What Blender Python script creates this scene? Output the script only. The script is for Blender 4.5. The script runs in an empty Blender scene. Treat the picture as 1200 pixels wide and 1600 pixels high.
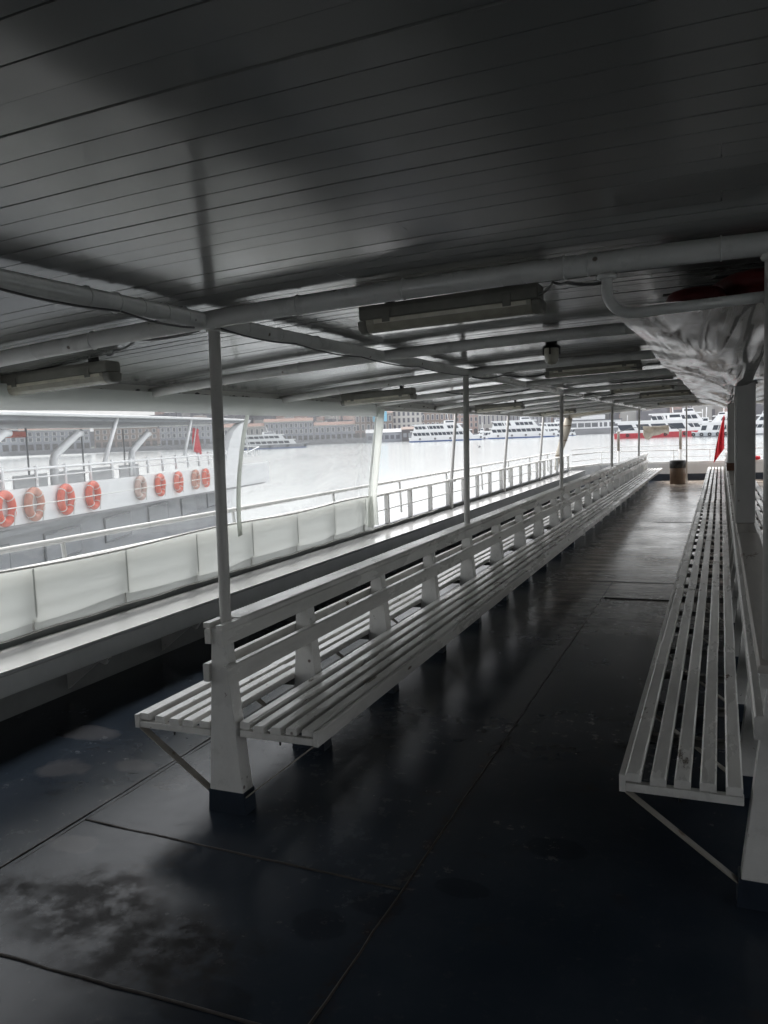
import bpy, bmesh, math, random
from mathutils import Vector, Matrix, noise
R = math.radians
random.seed(7)
S = bpy.context.scene
COL = S.collection

# ------------------------------------------------------------------ camera
F = 1256.2
yaw, pit, rol = 0.3983, 0.0937, 0.0381
f0 = Vector((-math.sin(yaw), math.cos(yaw), 0)); r0 = Vector((math.cos(yaw), math.sin(yaw), 0)); u0 = Vector((0, 0, 1))
fw = math.cos(pit)*f0 - math.sin(pit)*u0
up = math.sin(pit)*f0 + math.cos(pit)*u0
rt = math.cos(rol)*r0 - math.sin(rol)*up
uu = math.sin(rol)*r0 + math.cos(rol)*up
cd = bpy.data.cameras.new("camera"); cam = bpy.data.objects.new("camera", cd); COL.objects.link(cam)
m = Matrix((rt, uu, -fw)).transposed().to_4x4(); m.translation = Vector((0, 0, 1.65))
cam.matrix_world = m
cd.sensor_fit = 'HORIZONTAL'; cd.sensor_width = 36; cd.lens = 36*F/1200; cd.clip_start = .05; cd.clip_end = 6000
S.camera = cam

# ------------------------------------------------------------------ light
SUN_EL, SUN_AZ = 62.0, -35.0          # azimuth clockwise from +Y (stern)
w = bpy.data.worlds.new("World"); S.world = w; w.use_nodes = True
nt = w.node_tree; bg = nt.nodes['Background']
sky = nt.nodes.new('ShaderNodeTexSky'); sky.sky_type = 'NISHITA'; sky.sun_disc = False
sky.sun_elevation = R(SUN_EL); sky.sun_rotation = R(SUN_AZ); sky.air_density = 1.0; sky.dust_density = 4.0; sky.ozone_density = 1.0
hs = nt.nodes.new('ShaderNodeHueSaturation'); hs.inputs['Saturation'].default_value = .15
nt.links.new(sky.outputs[0], hs.inputs['Color']); nt.links.new(hs.outputs[0], bg.inputs['Color'])
bg.inputs['Strength'].default_value = .15
sl = bpy.data.lights.new("sun", 'SUN'); sl.energy = .5; sl.angle = R(16); sl.color = (1, .97, .93)
so = bpy.data.objects.new("sun", sl); COL.objects.link(so)
az, el = R(SUN_AZ), R(SUN_EL)
so.rotation_euler = Vector((math.sin(az)*math.cos(el), math.cos(az)*math.cos(el), math.sin(el))).to_track_quat('Z', 'Y').to_euler()
so.location = (-20, 10, 30)
S.view_settings.view_transform = 'Standard'; S.view_settings.look = 'None'
S.view_settings.exposure = 1.5; S.view_settings.gamma = 1

# ------------------------------------------------------------------ mesh helpers
class MB:
    def __init__(s): s.v = []; s.f = []; s.sm = []
    def add(s, vs, fs, smooth=False):
        o = len(s.v); s.v += [tuple(x) for x in vs]
        for f in fs: s.f.append([i+o for i in f]); s.sm.append(smooth)
        return s
    def box(s, a, b):
        x0, y0, z0 = a; x1, y1, z1 = b
        return s.add([(x0,y0,z0),(x1,y0,z0),(x1,y1,z0),(x0,y1,z0),(x0,y0,z1),(x1,y0,z1),(x1,y1,z1),(x0,y1,z1)],
                     [(3,2,1,0),(4,5,6,7),(0,1,5,4),(1,2,6,5),(2,3,7,6),(3,0,4,7)])
    def frustum(s, lo, hi):
        """lo, hi = (x0,x1,y0,y1,z)"""
        x0,x1,y0,y1,z0 = lo; X0,X1,Y0,Y1,z1 = hi
        return s.add([(x0,y0,z0),(x1,y0,z0),(x1,y1,z0),(x0,y1,z0),(X0,Y0,z1),(X1,Y0,z1),(X1,Y1,z1),(X0,Y1,z1)],
                     [(3,2,1,0),(4,5,6,7),(0,1,5,4),(1,2,6,5),(2,3,7,6),(3,0,4,7)])
    def tube(s, pts, r, n=10, cap=True):
        pts = [Vector(p) for p in pts]; rs = r if isinstance(r, (list, tuple)) else [r]*len(pts)
        vs = []; fs = []; prev = None
        for i, p in enumerate(pts):
            t = (pts[min(i+1, len(pts)-1)] - pts[max(i-1, 0)]).normalized()
            a = prev if prev is not None else (Vector((0,0,1)) if abs(t.z) < .9 else Vector((1,0,0)))
            b = t.cross(a).normalized(); a = b.cross(t).normalized(); prev = a
            for k in range(n):
                q = 2*math.pi*k/n
                vs.append(p + (a*math.cos(q) + b*math.sin(q))*rs[i])
        for i in range(len(pts)-1):
            for k in range(n):
                k2 = (k+1) % n
                fs.append((i*n+k, i*n+k2, (i+1)*n+k2, (i+1)*n+k))
        s.add(vs, fs, True)
        if cap:
            o = len(s.v) - len(vs)
            s.f.append([o+k for k in range(n)][::-1]); s.sm.append(False)
            s.f.append([o+(len(pts)-1)*n+k for k in range(n)]); s.sm.append(False)
        return s
    def prism(s, prof, axis, a, b, smooth=False):
        """prof: 2D outline; axis 'x','y','z' = extrusion axis from a to b"""
        def P(u, v, t):
            return (t,u,v) if axis == 'x' else (u,t,v) if axis == 'y' else (u,v,t)
        n = len(prof)
        vs = [P(u, v, a) for u, v in prof] + [P(u, v, b) for u, v in prof]
        fs = [(k, (k+1) % n, n+(k+1) % n, n+k) for k in range(n)]
        s.add(vs, fs, smooth); o = len(s.v)-2*n
        s.f.append([o+k for k in range(n)][::-1]); s.sm.append(False)
        s.f.append([o+n+k for k in range(n)]); s.sm.append(False)
        return s
    def lathe(s, prof, c, n=24):
        vs = []; fs = []
        for (rr, z) in prof:
            for k in range(n):
                q = 2*math.pi*k/n; vs.append((c[0]+rr*math.cos(q), c[1]+rr*math.sin(q), c[2]+z))
        for i in range(len(prof)-1):
            for k in range(n):
                k2 = (k+1) % n; fs.append((i*n+k, i*n+k2, (i+1)*n+k2, (i+1)*n+k))
        return s.add(vs, fs, True)
    def torus(s, c, ax1, ax2, Rr, r, n=28, k=10, a0=0, a1=2*math.pi):
        ax1 = Vector(ax1); ax2 = Vector(ax2); c = Vector(c); nn = ax1.cross(ax2)
        vs = []; fs = []; full = abs(a1-a0-2*math.pi) < 1e-6; N = n if full else n+1
        for i in range(N):
            q = a0+(a1-a0)*i/n; d = ax1*math.cos(q)+ax2*math.sin(q)
            for j in range(k):
                p = 2*math.pi*j/k; vs.append(c + d*(Rr+r*math.cos(p)) + nn*(r*math.sin(p)))
        for i in range(n):
            for j in range(k):
                i2 = (i+1) % N; j2 = (j+1) % k; fs.append((i*k+j, i2*k+j, i2*k+j2, i*k+j2))
        return s.add(vs, fs, True)
    def sheet(s, fn, nu, nv, smooth=True):
        vs = [fn(i/nu, j/nv) for j in range(nv+1) for i in range(nu+1)]
        fs = [(j*(nu+1)+i, j*(nu+1)+i+1, (j+1)*(nu+1)+i+1, (j+1)*(nu+1)+i) for j in range(nv) for i in range(nu)]
        return s.add(vs, fs, smooth)
    def mesh(s, name, mat):
        me = bpy.data.meshes.new(name); me.from_pydata(s.v, [], s.f)
        me.polygons.foreach_set('use_smooth', s.sm)
        if mat: me.materials.append(mat)
        bm = bmesh.new(); bm.from_mesh(me); bmesh.ops.recalc_face_normals(bm, faces=bm.faces); bm.to_mesh(me); bm.free()
        me.update(); return me
    def build(s, name, mat, parent=None, bevel=0, solid=0):
        o = bpy.data.objects.new(name, s.mesh(name, mat)); COL.objects.link(o)
        if parent: o.parent = parent
        if solid:
            md = o.modifiers.new('solid', 'SOLIDIFY'); md.thickness = solid; md.offset = 0
        if bevel:
            md = o.modifiers.new('bevel', 'BEVEL'); md.width = bevel; md.segments = 2; md.limit_method = 'ANGLE'; md.angle_limit = R(40)
        return o

def tag(o, label, cat, group=None, kind=None):
    if label: o['label'] = label
    if cat: o['category'] = cat
    if group: o['group'] = group
    if kind: o['kind'] = kind
    return o
def thing(name, label, cat, loc=(0,0,0), rz=0, group=None):
    o = bpy.data.objects.new(name, None); COL.objects.link(o); o.location = loc; o.rotation_euler = (0,0,rz)
    o.empty_display_size = .1
    return tag(o, label, cat, group)
def struct(o): o['kind'] = 'structure'; return o
def copy_tree(o, parent=None):
    c = o.copy(); COL.objects.link(c)
    if parent: c.parent = parent
    for ch in list(o.children): copy_tree(ch, c)
    return c
def inst(src, parent, loc, name=None):
    c = src.copy(); COL.objects.link(c); c.parent = parent; c.location = loc
    return c

# ------------------------------------------------------------------ materials
def mat(name, col, rough=.5, spec=.5, metal=0, var=.0, vscale=3, bump=0, bscale=30, stretch=(1,1,1), rvar=0):
    M = bpy.data.materials.new(name); M.use_nodes = True; n = M.node_tree.nodes; L = M.node_tree.links
    p = n['Principled BSDF']; p.inputs['Base Color'].default_value = (*col, 1); p.inputs['Roughness'].default_value = rough
    p.inputs['Specular IOR Level'].default_value = spec; p.inputs['Metallic'].default_value = metal
    if var or bump or rvar:
        tc = n.new('ShaderNodeTexCoord'); mp = n.new('ShaderNodeMapping'); mp.inputs['Scale'].default_value = stretch
        L.new(tc.outputs['Object'], mp.inputs['Vector'])
    if var or rvar:
        t = n.new('ShaderNodeTexNoise'); t.inputs['Scale'].default_value = vscale; t.inputs['Detail'].default_value = 8; t.inputs['Roughness'].default_value = .65
        L.new(mp.outputs[0], t.inputs['Vector'])
    if var:
        c = n.new('ShaderNodeValToRGB'); e = c.color_ramp.elements
        e[0].position = .3; e[1].position = .72
        e[0].color = (*[x*(1-var) for x in col], 1); e[1].color = (*[min(1, x*(1+var*.6)) for x in col], 1)
        L.new(t.outputs['Fac'], c.inputs['Fac']); L.new(c.outputs['Color'], p.inputs['Base Color'])
    if rvar:
        mr = n.new('ShaderNodeMapRange'); mr.inputs['From Min'].default_value = .3; mr.inputs['From Max'].default_value = .7
        mr.inputs['To Min'].default_value = max(.02, rough-rvar); mr.inputs['To Max'].default_value = rough+rvar
        L.new(t.outputs['Fac'], mr.inputs['Value']); L.new(mr.outputs[0], p.inputs['Roughness'])
    if bump:
        t2 = n.new('ShaderNodeTexNoise'); t2.inputs['Scale'].default_value = bscale; t2.inputs['Detail'].default_value = 5
        L.new(mp.outputs[0], t2.inputs['Vector']); b = n.new('ShaderNodeBump'); b.inputs['Strength'].default_value = bump; b.inputs['Distance'].default_value = .01
        L.new(t2.outputs['Fac'], b.inputs['Height']); L.new(b.outputs[0], p.inputs['Normal'])
    return M

def paint(name, col, under, rough=.35, chip=.66, cscale=14, stretch=(1,1,1), bump=.25, dirt=.25):
    """weathered gloss paint: grime variation plus chips that show the material below"""
    M = mat(name, col, rough, var=dirt, vscale=2.5, bump=bump, bscale=18, stretch=stretch, rvar=.12)
    n = M.node_tree.nodes; L = M.node_tree.links; p = n['Principled BSDF']
    src = p.inputs['Base Color'].links[0].from_socket
    mp = [x for x in n if x.type == 'MAPPING'][0]
    t = n.new('ShaderNodeTexNoise'); t.inputs['Scale'].default_value = cscale; t.inputs['Detail'].default_value = 10; t.inputs['Roughness'].default_value = .7
    L.new(mp.outputs[0], t.inputs['Vector'])
    c = n.new('ShaderNodeValToRGB'); c.color_ramp.elements[0].position = chip; c.color_ramp.elements[1].position = chip+.03
    L.new(t.outputs['Fac'], c.inputs['Fac'])
    mx = n.new('ShaderNodeMix'); mx.data_type = 'RGBA'; mx.inputs['B'].default_value = (*under, 1)
    L.new(c.outputs['Color'], mx.inputs['Factor']); L.new(src, mx.inputs['A']); 
    # small rusty nail heads and drips
    vo = n.new('ShaderNodeTexVoronoi'); vo.inputs['Scale'].default_value = 7; L.new(mp.outputs[0], vo.inputs['Vector'])
    mr = n.new('ShaderNodeMapRange'); mr.inputs['From Min'].default_value = .045; mr.inputs['From Max'].default_value = .075; mr.inputs['To Min'].default_value = .85; mr.inputs['To Max'].default_value = 0
    L.new(vo.outputs['Distance'], mr.inputs['Value'])
    m2 = n.new('ShaderNodeMix'); m2.data_type = 'RGBA'; m2.inputs['B'].default_value = (.09,.055,.035,1)
    L.new(mr.outputs[0], m2.inputs['Factor']); L.new(mx.outputs['Result'], m2.inputs['A']); L.new(m2.outputs['Result'], p.inputs['Base Color'])
    return M

WHITE = paint('white_gloss_paint', (.76,.75,.725), (.11,.075,.05), .3, .645, 16, bump=.15, dirt=.2)
SLAT = paint('white_slat_paint', (.78,.765,.735), (.13,.10,.075), .28, .635, 9, (1,.25,1), bump=.5, dirt=.3)
WORN = paint('worn_rail_paint', (.56,.53,.49), (.14,.085,.055), .4, .60, 7, (1,.2,1), bump=.5, dirt=.35)
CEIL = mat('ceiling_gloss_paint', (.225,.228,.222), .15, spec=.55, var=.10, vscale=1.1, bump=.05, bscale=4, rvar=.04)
PIPE = paint('pipe_paint', (.68,.68,.66), (.16,.09,.05), .3, .735, 22, bump=.15, dirt=.15)
POST = paint('post_paint', (.66,.645,.62), (.14,.085,.055), .33, .70, 20, (1,1,.35), bump=.2, dirt=.2)
BLUE = mat('deck_blue_paint', (.028,.038,.055), .3, var=.35, vscale=6, bump=.2)
BLACK = mat('black_rubber', (.012,.012,.012), .5)
CABLE = mat('grey_cable', (.10,.10,.10), .5, var=.2)
SHELF = mat('side_bench_paint', (.66,.665,.66), .12, var=.06, vscale=3, bump=.03, bscale=6)
BULWARKGREY = mat('bulwark_paint', (.30,.31,.31), .5, var=.2, vscale=2)  # plain grey coat of the bulwarks
LAMPB = mat('lamp_housing_plastic', (.22,.215,.19), .45, var=.25, vscale=8)
LAMPD = mat('lamp_diffuser_plastic', (.42,.40,.33), .15, var=.25, vscale=10)
RED = mat('red_cloth', (.62,.02,.035), .7, var=.2, vscale=8)
ORANGE = mat('faded_orange_plastic', (.78,.11,.045), .5, var=.3, vscale=4)
PALEORANGE = mat('bleached_orange_plastic', (.58,.24,.16), .6, var=.35, vscale=4)
BWHITE = mat('boat_white_paint', (.86,.865,.87), .4, var=.06, vscale=.6)
BGREY = mat('boat_grey_paint', (.25,.26,.28), .5, var=.25, vscale=.8)
BDARK = mat('boat_window_glass', (.035,.045,.06), .12)
BRED = mat('boat_red_paint', (.50,.03,.045), .45, var=.2, vscale=.5)
BBLUE = mat('boat_blue_paint', (.06,.12,.30), .45, var=.2, vscale=.5)
CANVAS = mat('cream_canvas', (.55,.50,.42), .8, var=.25, vscale=5, bump=.5, bscale=8)
WOOD = mat('brown_bin_laminate', (.20,.13,.085), .45, var=.4, vscale=4, stretch=(3,3,.4))
ROPE = mat('white_rope', (.75,.75,.72), .8)

def floor_mat():
    M = bpy.data.materials.new('painted_steel_deck'); M.use_nodes = True; n = M.node_tree.nodes; L = M.node_tree.links; p = n['Principled BSDF']
    tc = n.new('ShaderNodeTexCoord'); P = tc.outputs['Object']
    def nz(scale, detail=8, rough=.6, stretch=(1,1,1), dist=0):
        mp = n.new('ShaderNodeMapping'); mp.inputs['Scale'].default_value = stretch; L.new(P, mp.inputs['Vector'])
        t = n.new('ShaderNodeTexNoise'); t.inputs['Scale'].default_value = scale; t.inputs['Detail'].default_value = detail; t.inputs['Roughness'].default_value = rough; t.inputs['Distortion'].default_value = dist
        L.new(mp.outputs[0], t.inputs['Vector']); return t.outputs['Fac']
    def math_(op, a, b=None, clamp=False):
        q = n.new('ShaderNodeMath'); q.operation = op; q.use_clamp = clamp
        for i, x in enumerate((a, b)):
            if x is None: continue
            if isinstance(x, (int, float)): q.inputs[i].default_value = x
            else: L.new(x, q.inputs[i])
        return q.outputs[0]
    def ramp(v, a, b, to0=0, to1=1):
        q = n.new('ShaderNodeMapRange'); q.interpolation_type = 'SMOOTHSTEP'
        q.inputs['From Min'].default_value = a; q.inputs['From Max'].default_value = b; q.inputs['To Min'].default_value = to0; q.inputs['To Max'].default_value = to1
        L.new(v, q.inputs['Value']); return q.outputs[0]
    def mix(f, a, b):
        q = n.new('ShaderNodeMix'); q.data_type = 'RGBA'
        L.new(f, q.inputs['Factor'])
        for k, x in (('A', a), ('B', b)):
            if isinstance(x, tuple): q.inputs[k].default_value = (*x, 1)
            else: L.new(x, q.inputs[k])
        return q.outputs['Result']
    sep = n.new('ShaderNodeSeparateXYZ'); L.new(P, sep.inputs[0]); X, Y = sep.outputs[0], sep.outputs[1]
    big = nz(.9); fine = nz(14, 10, .7); edge = nz(7, 6, .6)
    base = mix(ramp(big, .35, .68), (.019,.027,.039), (.035,.045,.060))
    base = mix(ramp(fine, .55, .8, 0, .5), base, (.075,.08,.085))
    def blob(cx, cy, rx, ry, soft=.25, wob=.5):
        dx = math_('DIVIDE', math_('SUBTRACT', X, cx), rx); dy = math_('DIVIDE', math_('SUBTRACT', Y, cy), ry)
        d = math_('SQRT', math_('ADD', math_('MULTIPLY', dx, dx), math_('MULTIPLY', dy, dy)))
        d = math_('ADD', d, math_('MULTIPLY', math_('SUBTRACT', edge, .5), wob*2))
        return ramp(d, 1-soft, 1+soft, 1, 0)
    # dark repaired plates and touch-ups
    pat = None
    for a in ((-1.26,2.29,.10,.085),(-1.12,2.47,.11,.07),(-.87,2.66,.10,.06),(-1.42,1.84,.17,.10),(-.6,3.05,.12,.08),(-.3,4.2,.2,.12)):
        b = blob(*a, soft=.10, wob=.35); pat = b if pat is None else math_('MAXIMUM', pat, b)
    base = mix(math_('MULTIPLY', pat, .5), base, (.012,.014,.020))
    # worn black-brown patch, flaked
    wr = None
    for a in ((-2.12,2.12,.30,.22),(-1.75,2.0,.35,.2),(-2.45,2.1,.16,.08)):
        b = blob(*a, soft=.5, wob=.9); wr = b if wr is None else math_('MAXIMUM', wr, b)
    wr = math_('MULTIPLY', wr, ramp(nz(9, 10, .62), .30, .58))
    base = mix(math_('MULTIPLY', wr, .8), base, (.020,.017,.015))
    # pale scuffs on the walkway beside the bulwark
    pl = None
    for a in ((-3.14,3.05,.13,.1),(-2.8,3.2,.12,.07),(-3.4,3.5,.2,.1),(-2.5,2.45,.12,.06)):
        b = blob(*a, soft=.25, wob=.8); pl = b if pl is None else math_('MAXIMUM', pl, b)
    base = mix(math_('MULTIPLY', pl, .45), base, (.13,.125,.13))
    # rusty line along the long seam
    rs = math_('MULTIPLY', ramp(math_('ABSOLUTE', math_('ADD', math_('SUBTRACT', X, -1.07), math_('MULTIPLY', math_('SUBTRACT', edge, .5), .12))), .0, .05, 1, 0), ramp(fine, .42, .6))
    base = mix(math_('MULTIPLY', rs, .6), base, (.030,.020,.015))
    # bare worn walkway towards the stern: paint trodden off, brownish cross streaks; pale tone also paints the sheen
    wy = math_('ADD', Y, math_('MULTIPLY', math_('SUBTRACT', edge, .5), 1.5))
    worn = math_('MULTIPLY', ramp(wy, 5.5, 10.5), ramp(X, -1.95, -1.4))  # left fade paints the bench's dark reflection into the mask
    st = nz(3.2, 8, .7, (.45, 2.2, 1), .4)
    st4 = nz(3.2, 3, .5, (.45, 2.2, 1), .4)
    wc = mix(ramp(st, .36, .62), (.15,.12,.095), (.62,.54,.46))
    base = mix(math_('MULTIPLY', worn, .85), base, wc)
    stain = ramp(nz(2.1, 6, .6, (1,1.6,1)), .6, .72)
    base = mix(math_('MULTIPLY', stain, .5), base, (.028,.022,.018))
    # tiny litter specks
    vo = n.new('ShaderNodeTexVoronoi'); vo.inputs['Scale'].default_value = 2.3; L.new(P, vo.inputs['Vector'])
    base = mix(ramp(vo.outputs['Distance'], .010, .016, .8, 0), base, (.35,.35,.36))
    L.new(base, p.inputs['Base Color'])
    ro = math_('ADD', ramp(big, .3, .7, .15, .26), ramp(fine, .4, .75, 0, .08))
    ro = math_('ADD', ro, math_('MULTIPLY', wr, .06)); L.new(ro, p.inputs['Roughness'])
    sp = math_('SUBTRACT', .15, math_('MULTIPLY', math_('MAXIMUM', math_('MULTIPLY', wr, .85), math_('MULTIPLY', pat, .35)), .15)); L.new(sp, p.inputs['Specular IOR Level'])
    b1 = n.new('ShaderNodeBump'); b1.inputs['Strength'].default_value = .16; b1.inputs['Distance'].default_value = .02
    hh = math_('ADD', math_('MULTIPLY', nz(2.2, 3, .5, (.6,1.3,1)), .55), math_('MULTIPLY', fine, .05))
    hh = math_('ADD', hh, math_('MULTIPLY', math_('MULTIPLY', worn, st4), .10))
    L.new(hh, b1.inputs['Height']); L.new(b1.outputs[0], p.inputs['Normal'])
    return M
DECK = floor_mat()

def vinyl_mat(name, opaque, col, tint=(.97,.98,.98), gloss=.12, rough=.08, trans=.6, bump=.2, bscale=4):
    """plastic sheet: part clear, part milky (diffuse and translucent), with a gloss"""
    M = bpy.data.materials.new(name); M.use_nodes = True; n = M.node_tree.nodes; L = M.node_tree.links
    n.remove(n['Principled BSDF']); out = n['Material Output']
    tr = n.new('ShaderNodeBsdfTransparent'); tr.inputs[0].default_value = (*tint, 1)
    df = n.new('ShaderNodeBsdfDiffuse'); df.inputs[0].default_value = (*col, 1)
    tl = n.new('ShaderNodeBsdfTranslucent'); tl.inputs[0].default_value = (*col, 1)
    gl = n.new('ShaderNodeBsdfGlossy'); gl.inputs['Roughness'].default_value = rough
    tc = n.new('ShaderNodeTexCoord'); tn = n.new('ShaderNodeTexNoise'); tn.inputs['Scale'].default_value = bscale; tn.inputs['Detail'].default_value = 3
    L.new(tc.outputs['Object'], tn.inputs['Vector'])
    b = n.new('ShaderNodeBump'); b.inputs['Strength'].default_value = bump; b.inputs['Distance'].default_value = .03; L.new(tn.outputs['Fac'], b.inputs['Height'])
    L.new(b.outputs[0], gl.inputs['Normal'])
    a = n.new('ShaderNodeMixShader'); a.inputs[0].default_value = trans; L.new(df.outputs[0], a.inputs[1]); L.new(tl.outputs[0], a.inputs[2])
    c = n.new('ShaderNodeMixShader'); c.inputs[0].default_value = opaque; L.new(tr.outputs[0], c.inputs[1]); L.new(a.outputs[0], c.inputs[2])
    fr = n.new('ShaderNodeFresnel'); fr.inputs[0].default_value = 1.45
    mu = n.new('ShaderNodeMath'); mu.operation = 'MULTIPLY_ADD'; mu.inputs[1].default_value = gloss; mu.inputs[2].default_value = 0; L.new(fr.outputs[0], mu.inputs[0])
    d = n.new('ShaderNodeMixShader'); L.new(mu.outputs[0], d.inputs[0]); L.new(c.outputs[0], d.inputs[1]); L.new(gl.outputs[0], d.inputs[2])
    L.new(d.outputs[0], out.inputs[0]); return M
CLEAR = vinyl_mat('clear_vinyl', .13, (.80,.83,.84), gloss=.25, rough=.06, trans=.6, bump=.02, bscale=2)
MILK = vinyl_mat('milky_vinyl', .97, (.735,.755,.715), rough=.35, trans=.62, bump=.1)
TOPV = vinyl_mat('grey_white_vinyl', .99, (.76,.79,.76), rough=.35, trans=.35, bump=.1)
BAGV = vinyl_mat('crumpled_clear_plastic', .76, (.07,.067,.064), gloss=.55, rough=.11, trans=.45, bump=.12, bscale=3)

# ------------------------------------------------------------------ setting: water
def water_mat():
    M = bpy.data.materials.new('harbour_water'); M.use_nodes = True; n = M.node_tree.nodes; L = M.node_tree.links; p = n['Principled BSDF']
    p.inputs['Base Color'].default_value = (.30,.32,.32,1); p.inputs['Roughness'].default_value = .14; p.inputs['IOR'].default_value = 1.33
    tc = n.new('ShaderNodeTexCoord'); t = n.new('ShaderNodeTexNoise'); t.inputs['Scale'].default_value = .9; t.inputs['Detail'].default_value = 6; t.inputs['Roughness'].default_value = .6
    L.new(tc.outputs['Object'], t.inputs['Vector']); b = n.new('ShaderNodeBump'); b.inputs['Strength'].default_value = .12; b.inputs['Distance'].default_value = .25
    L.new(t.outputs['Fac'], b.inputs['Height']); L.new(b.outputs[0], p.inputs['Normal']); return M
WZ = -2.6
mb = MB(); mb.add([(-3000,-3000,WZ),(3000,-3000,WZ),(3000,3000,WZ),(-3000,3000,WZ)], [(0,1,2,3)])
struct(mb.build('water', water_mat()))

# ------------------------------------------------------------------ setting: deck, ceiling, hull
YS, YE = -4.0, 25.7                    # aft bulkhead behind the viewer, stern bulwark
deck = struct(MB().box((-4.12,YS,-.25), (4.12,YE,0)).build('deck', DECK))
def seam(pts, r=.006):
    q = []
    for (a, b) in zip(pts[:-1], pts[1:]):
        a = Vector(a); b = Vector(b); k = max(2, int((b-a).length/.12))
        for i in range(k): q.append(a.lerp(b, i/k) + Vector((random.uniform(-.003,.003), random.uniform(-.003,.003), random.uniform(-.002,.001))))
    q.append(Vector(pts[-1]))
    MB().tube(q, r, 6).build('weld_seam', SEAM, deck)
SEAM = mat('rusty_weld', (.035,.028,.024), .6, var=.5, vscale=12, bump=.6)
seam([(-2.64,-2,.0),(-2.64,25,.0)], .005); seam([(-2.612,-2,-.001),(-2.612,25,-.001)], .003)
seam([(-1.07,-2,.0),(-1.07,8.8,.0)], .005)
seam([(-2.61,2.64,.001),(-1.08,2.58,.001)]); seam([(-2.61,1.79,.001),(-1.08,1.81,.001)])
seam([(-1.04,7.93,.001),(3.5,7.93,.001)], .008); seam([(-1.3,8.8,.0),(3.5,8.85,.0)], .005)
seam([(-4.0,6.3,.0),(-2.66,6.3,.0)]); seam([(-4.0,11.2,.0),(-2.66,11.2,.0)]); seam([(-1.07,14.5,.0),(3.5,14.5,.0)], .006)
# hull and superstructure under the deck
struct(MB().box((-4.3,YS-6,WZ-.4), (4.3,YE+.3,-.26)).build('hull', BWHITE))

def zc(x): return 2.265-.0125*x*x
# planked ceiling: boards run across the ship, slightly cupped and unevenly seated
mb = MB(); y = YS
YC = 24.6
while y < YC:
    wdt = .1; dz = random.gauss(0, .0004); tl = random.gauss(0, .0035)
    if random.random() < .06: dz -= .0015; tl += .008
    xs = [-3.86+7.72*i/18 for i in range(19)]
    prof = [(0,.007),(.0001,0),(.03,0),(.065,0),(.0945,0),(.0946,.007)]
    n_ = len(prof); jn_ = random.choice((3, 6, 7, 9, 11, 12, 14)) if random.random() < .35 else None
    for (ia, ib) in (((0, 18),) if jn_ is None else ((0, jn_), (jn_, 18))):
        vs = []; fs = []; dj = random.gauss(0, .0008)
        for i in range(ia, ib+1):
            x = xs[i] + (.002 if i == ia and ia else 0)
            for (a, b) in prof: vs.append((x, y+a, zc(x)+b+dz+dj+tl*(a-.05)))
        for i in range(ib-ia):
            for k in range(n_-1): fs.append((i*n_+k, (i+1)*n_+k, (i+1)*n_+k+1, i*n_+k+1))
        mb.add(vs, fs)
    y += wdt
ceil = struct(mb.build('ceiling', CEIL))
mb = MB().sheet(lambda u, v: (-3.9+7.8*u, YS+(YC-YS)*v, zc(-3.9+7.8*u)+.03), 18, 1)
struct(mb.build('roof', mat('roof_sheet', (.3,.3,.3), .6), solid=.02))
# bulkhead behind the viewer and added light-shaping curtain on the unseen other side
struct(MB().box((-2.3,YS-.1,0), (4.1,YS,2.25)).build('bulkhead_wall', mat('bulkhead_paint', (.35,.36,.36), .4, var=.1)))
tag(MB().box((-3.93,YS,.93), (-3.90,1.55,2.05)).build('light_block_screen', WHITE, bevel=.004), 'unseen white screen beside the viewer, added to block side light forward of the clear curtain', 'screen')  # added out of view, keeps side light off near ceiling and floor
tag(MB().sheet(lambda u, v: (4.0+.01*math.sin(u*60), 2.5+15*u, .5+1.55*v), 120, 4).build('fill_curtain', MILK), 'unseen milky white curtain added along the opposite side of the deck for soft fill', 'curtain')  # added out of view, blocks the right side and passes soft fill
struct(MB().box((4.02,YS,0), (4.1,YE,.5)).build('far_bulwark', BULWARKGREY))

# ------------------------------------------------------------------ side bulwark and stern bulwark
mb = MB()
path = [(-4.07,YS),(-4.07,23.5),(-3.45,25.68),(4.07,25.68)]
def wall(mb, pts, z0, z1, t):
    for (a, b) in zip(pts[:-1], pts[1:]):
        a = Vector((*a,0)); b = Vector((*b,0)); nrm = (b-a).normalized().cross(Vector((0,0,1)))*t
        mb.add([(a.x,a.y,z0),(b.x,b.y,z0),(b.x-nrm.x,b.y-nrm.y,z0),(a.x-nrm.x,a.y-nrm.y,z0),(a.x,a.y,z1),(b.x,b.y,z1),(b.x-nrm.x,b.y-nrm.y,z1),(a.x-nrm.x,a.y-nrm.y,z1)],
               [(3,2,1,0),(4,5,6,7),(0,1,5,4),(1,2,6,5),(2,3,7,6),(3,0,4,7)])
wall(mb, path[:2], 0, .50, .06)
tag(mb.build('side_bulwark', BULWARKGREY), 'low grey bulwark along the side of the deck under the railing', 'bulwark')
sb = thing('stern_bulwark', 'low white bulwark closing the far stern end of the deck', 'bulwark', (0,0,0))
mb = MB(); wall(mb, path[1:], .20, .50, .06); mb.build('bulwark_plate', SHELF, sb)
mb = MB(); wall(mb, path[1:], 0, .20, .055); mb.build('kick_plate', BLUE, sb)
mb = MB(); wall(mb, [(-4.09,23.4),(-3.47,25.72),(4.07,25.72)], .50, .56, .12); mb.build('top_plank', WHITE, sb)

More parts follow.
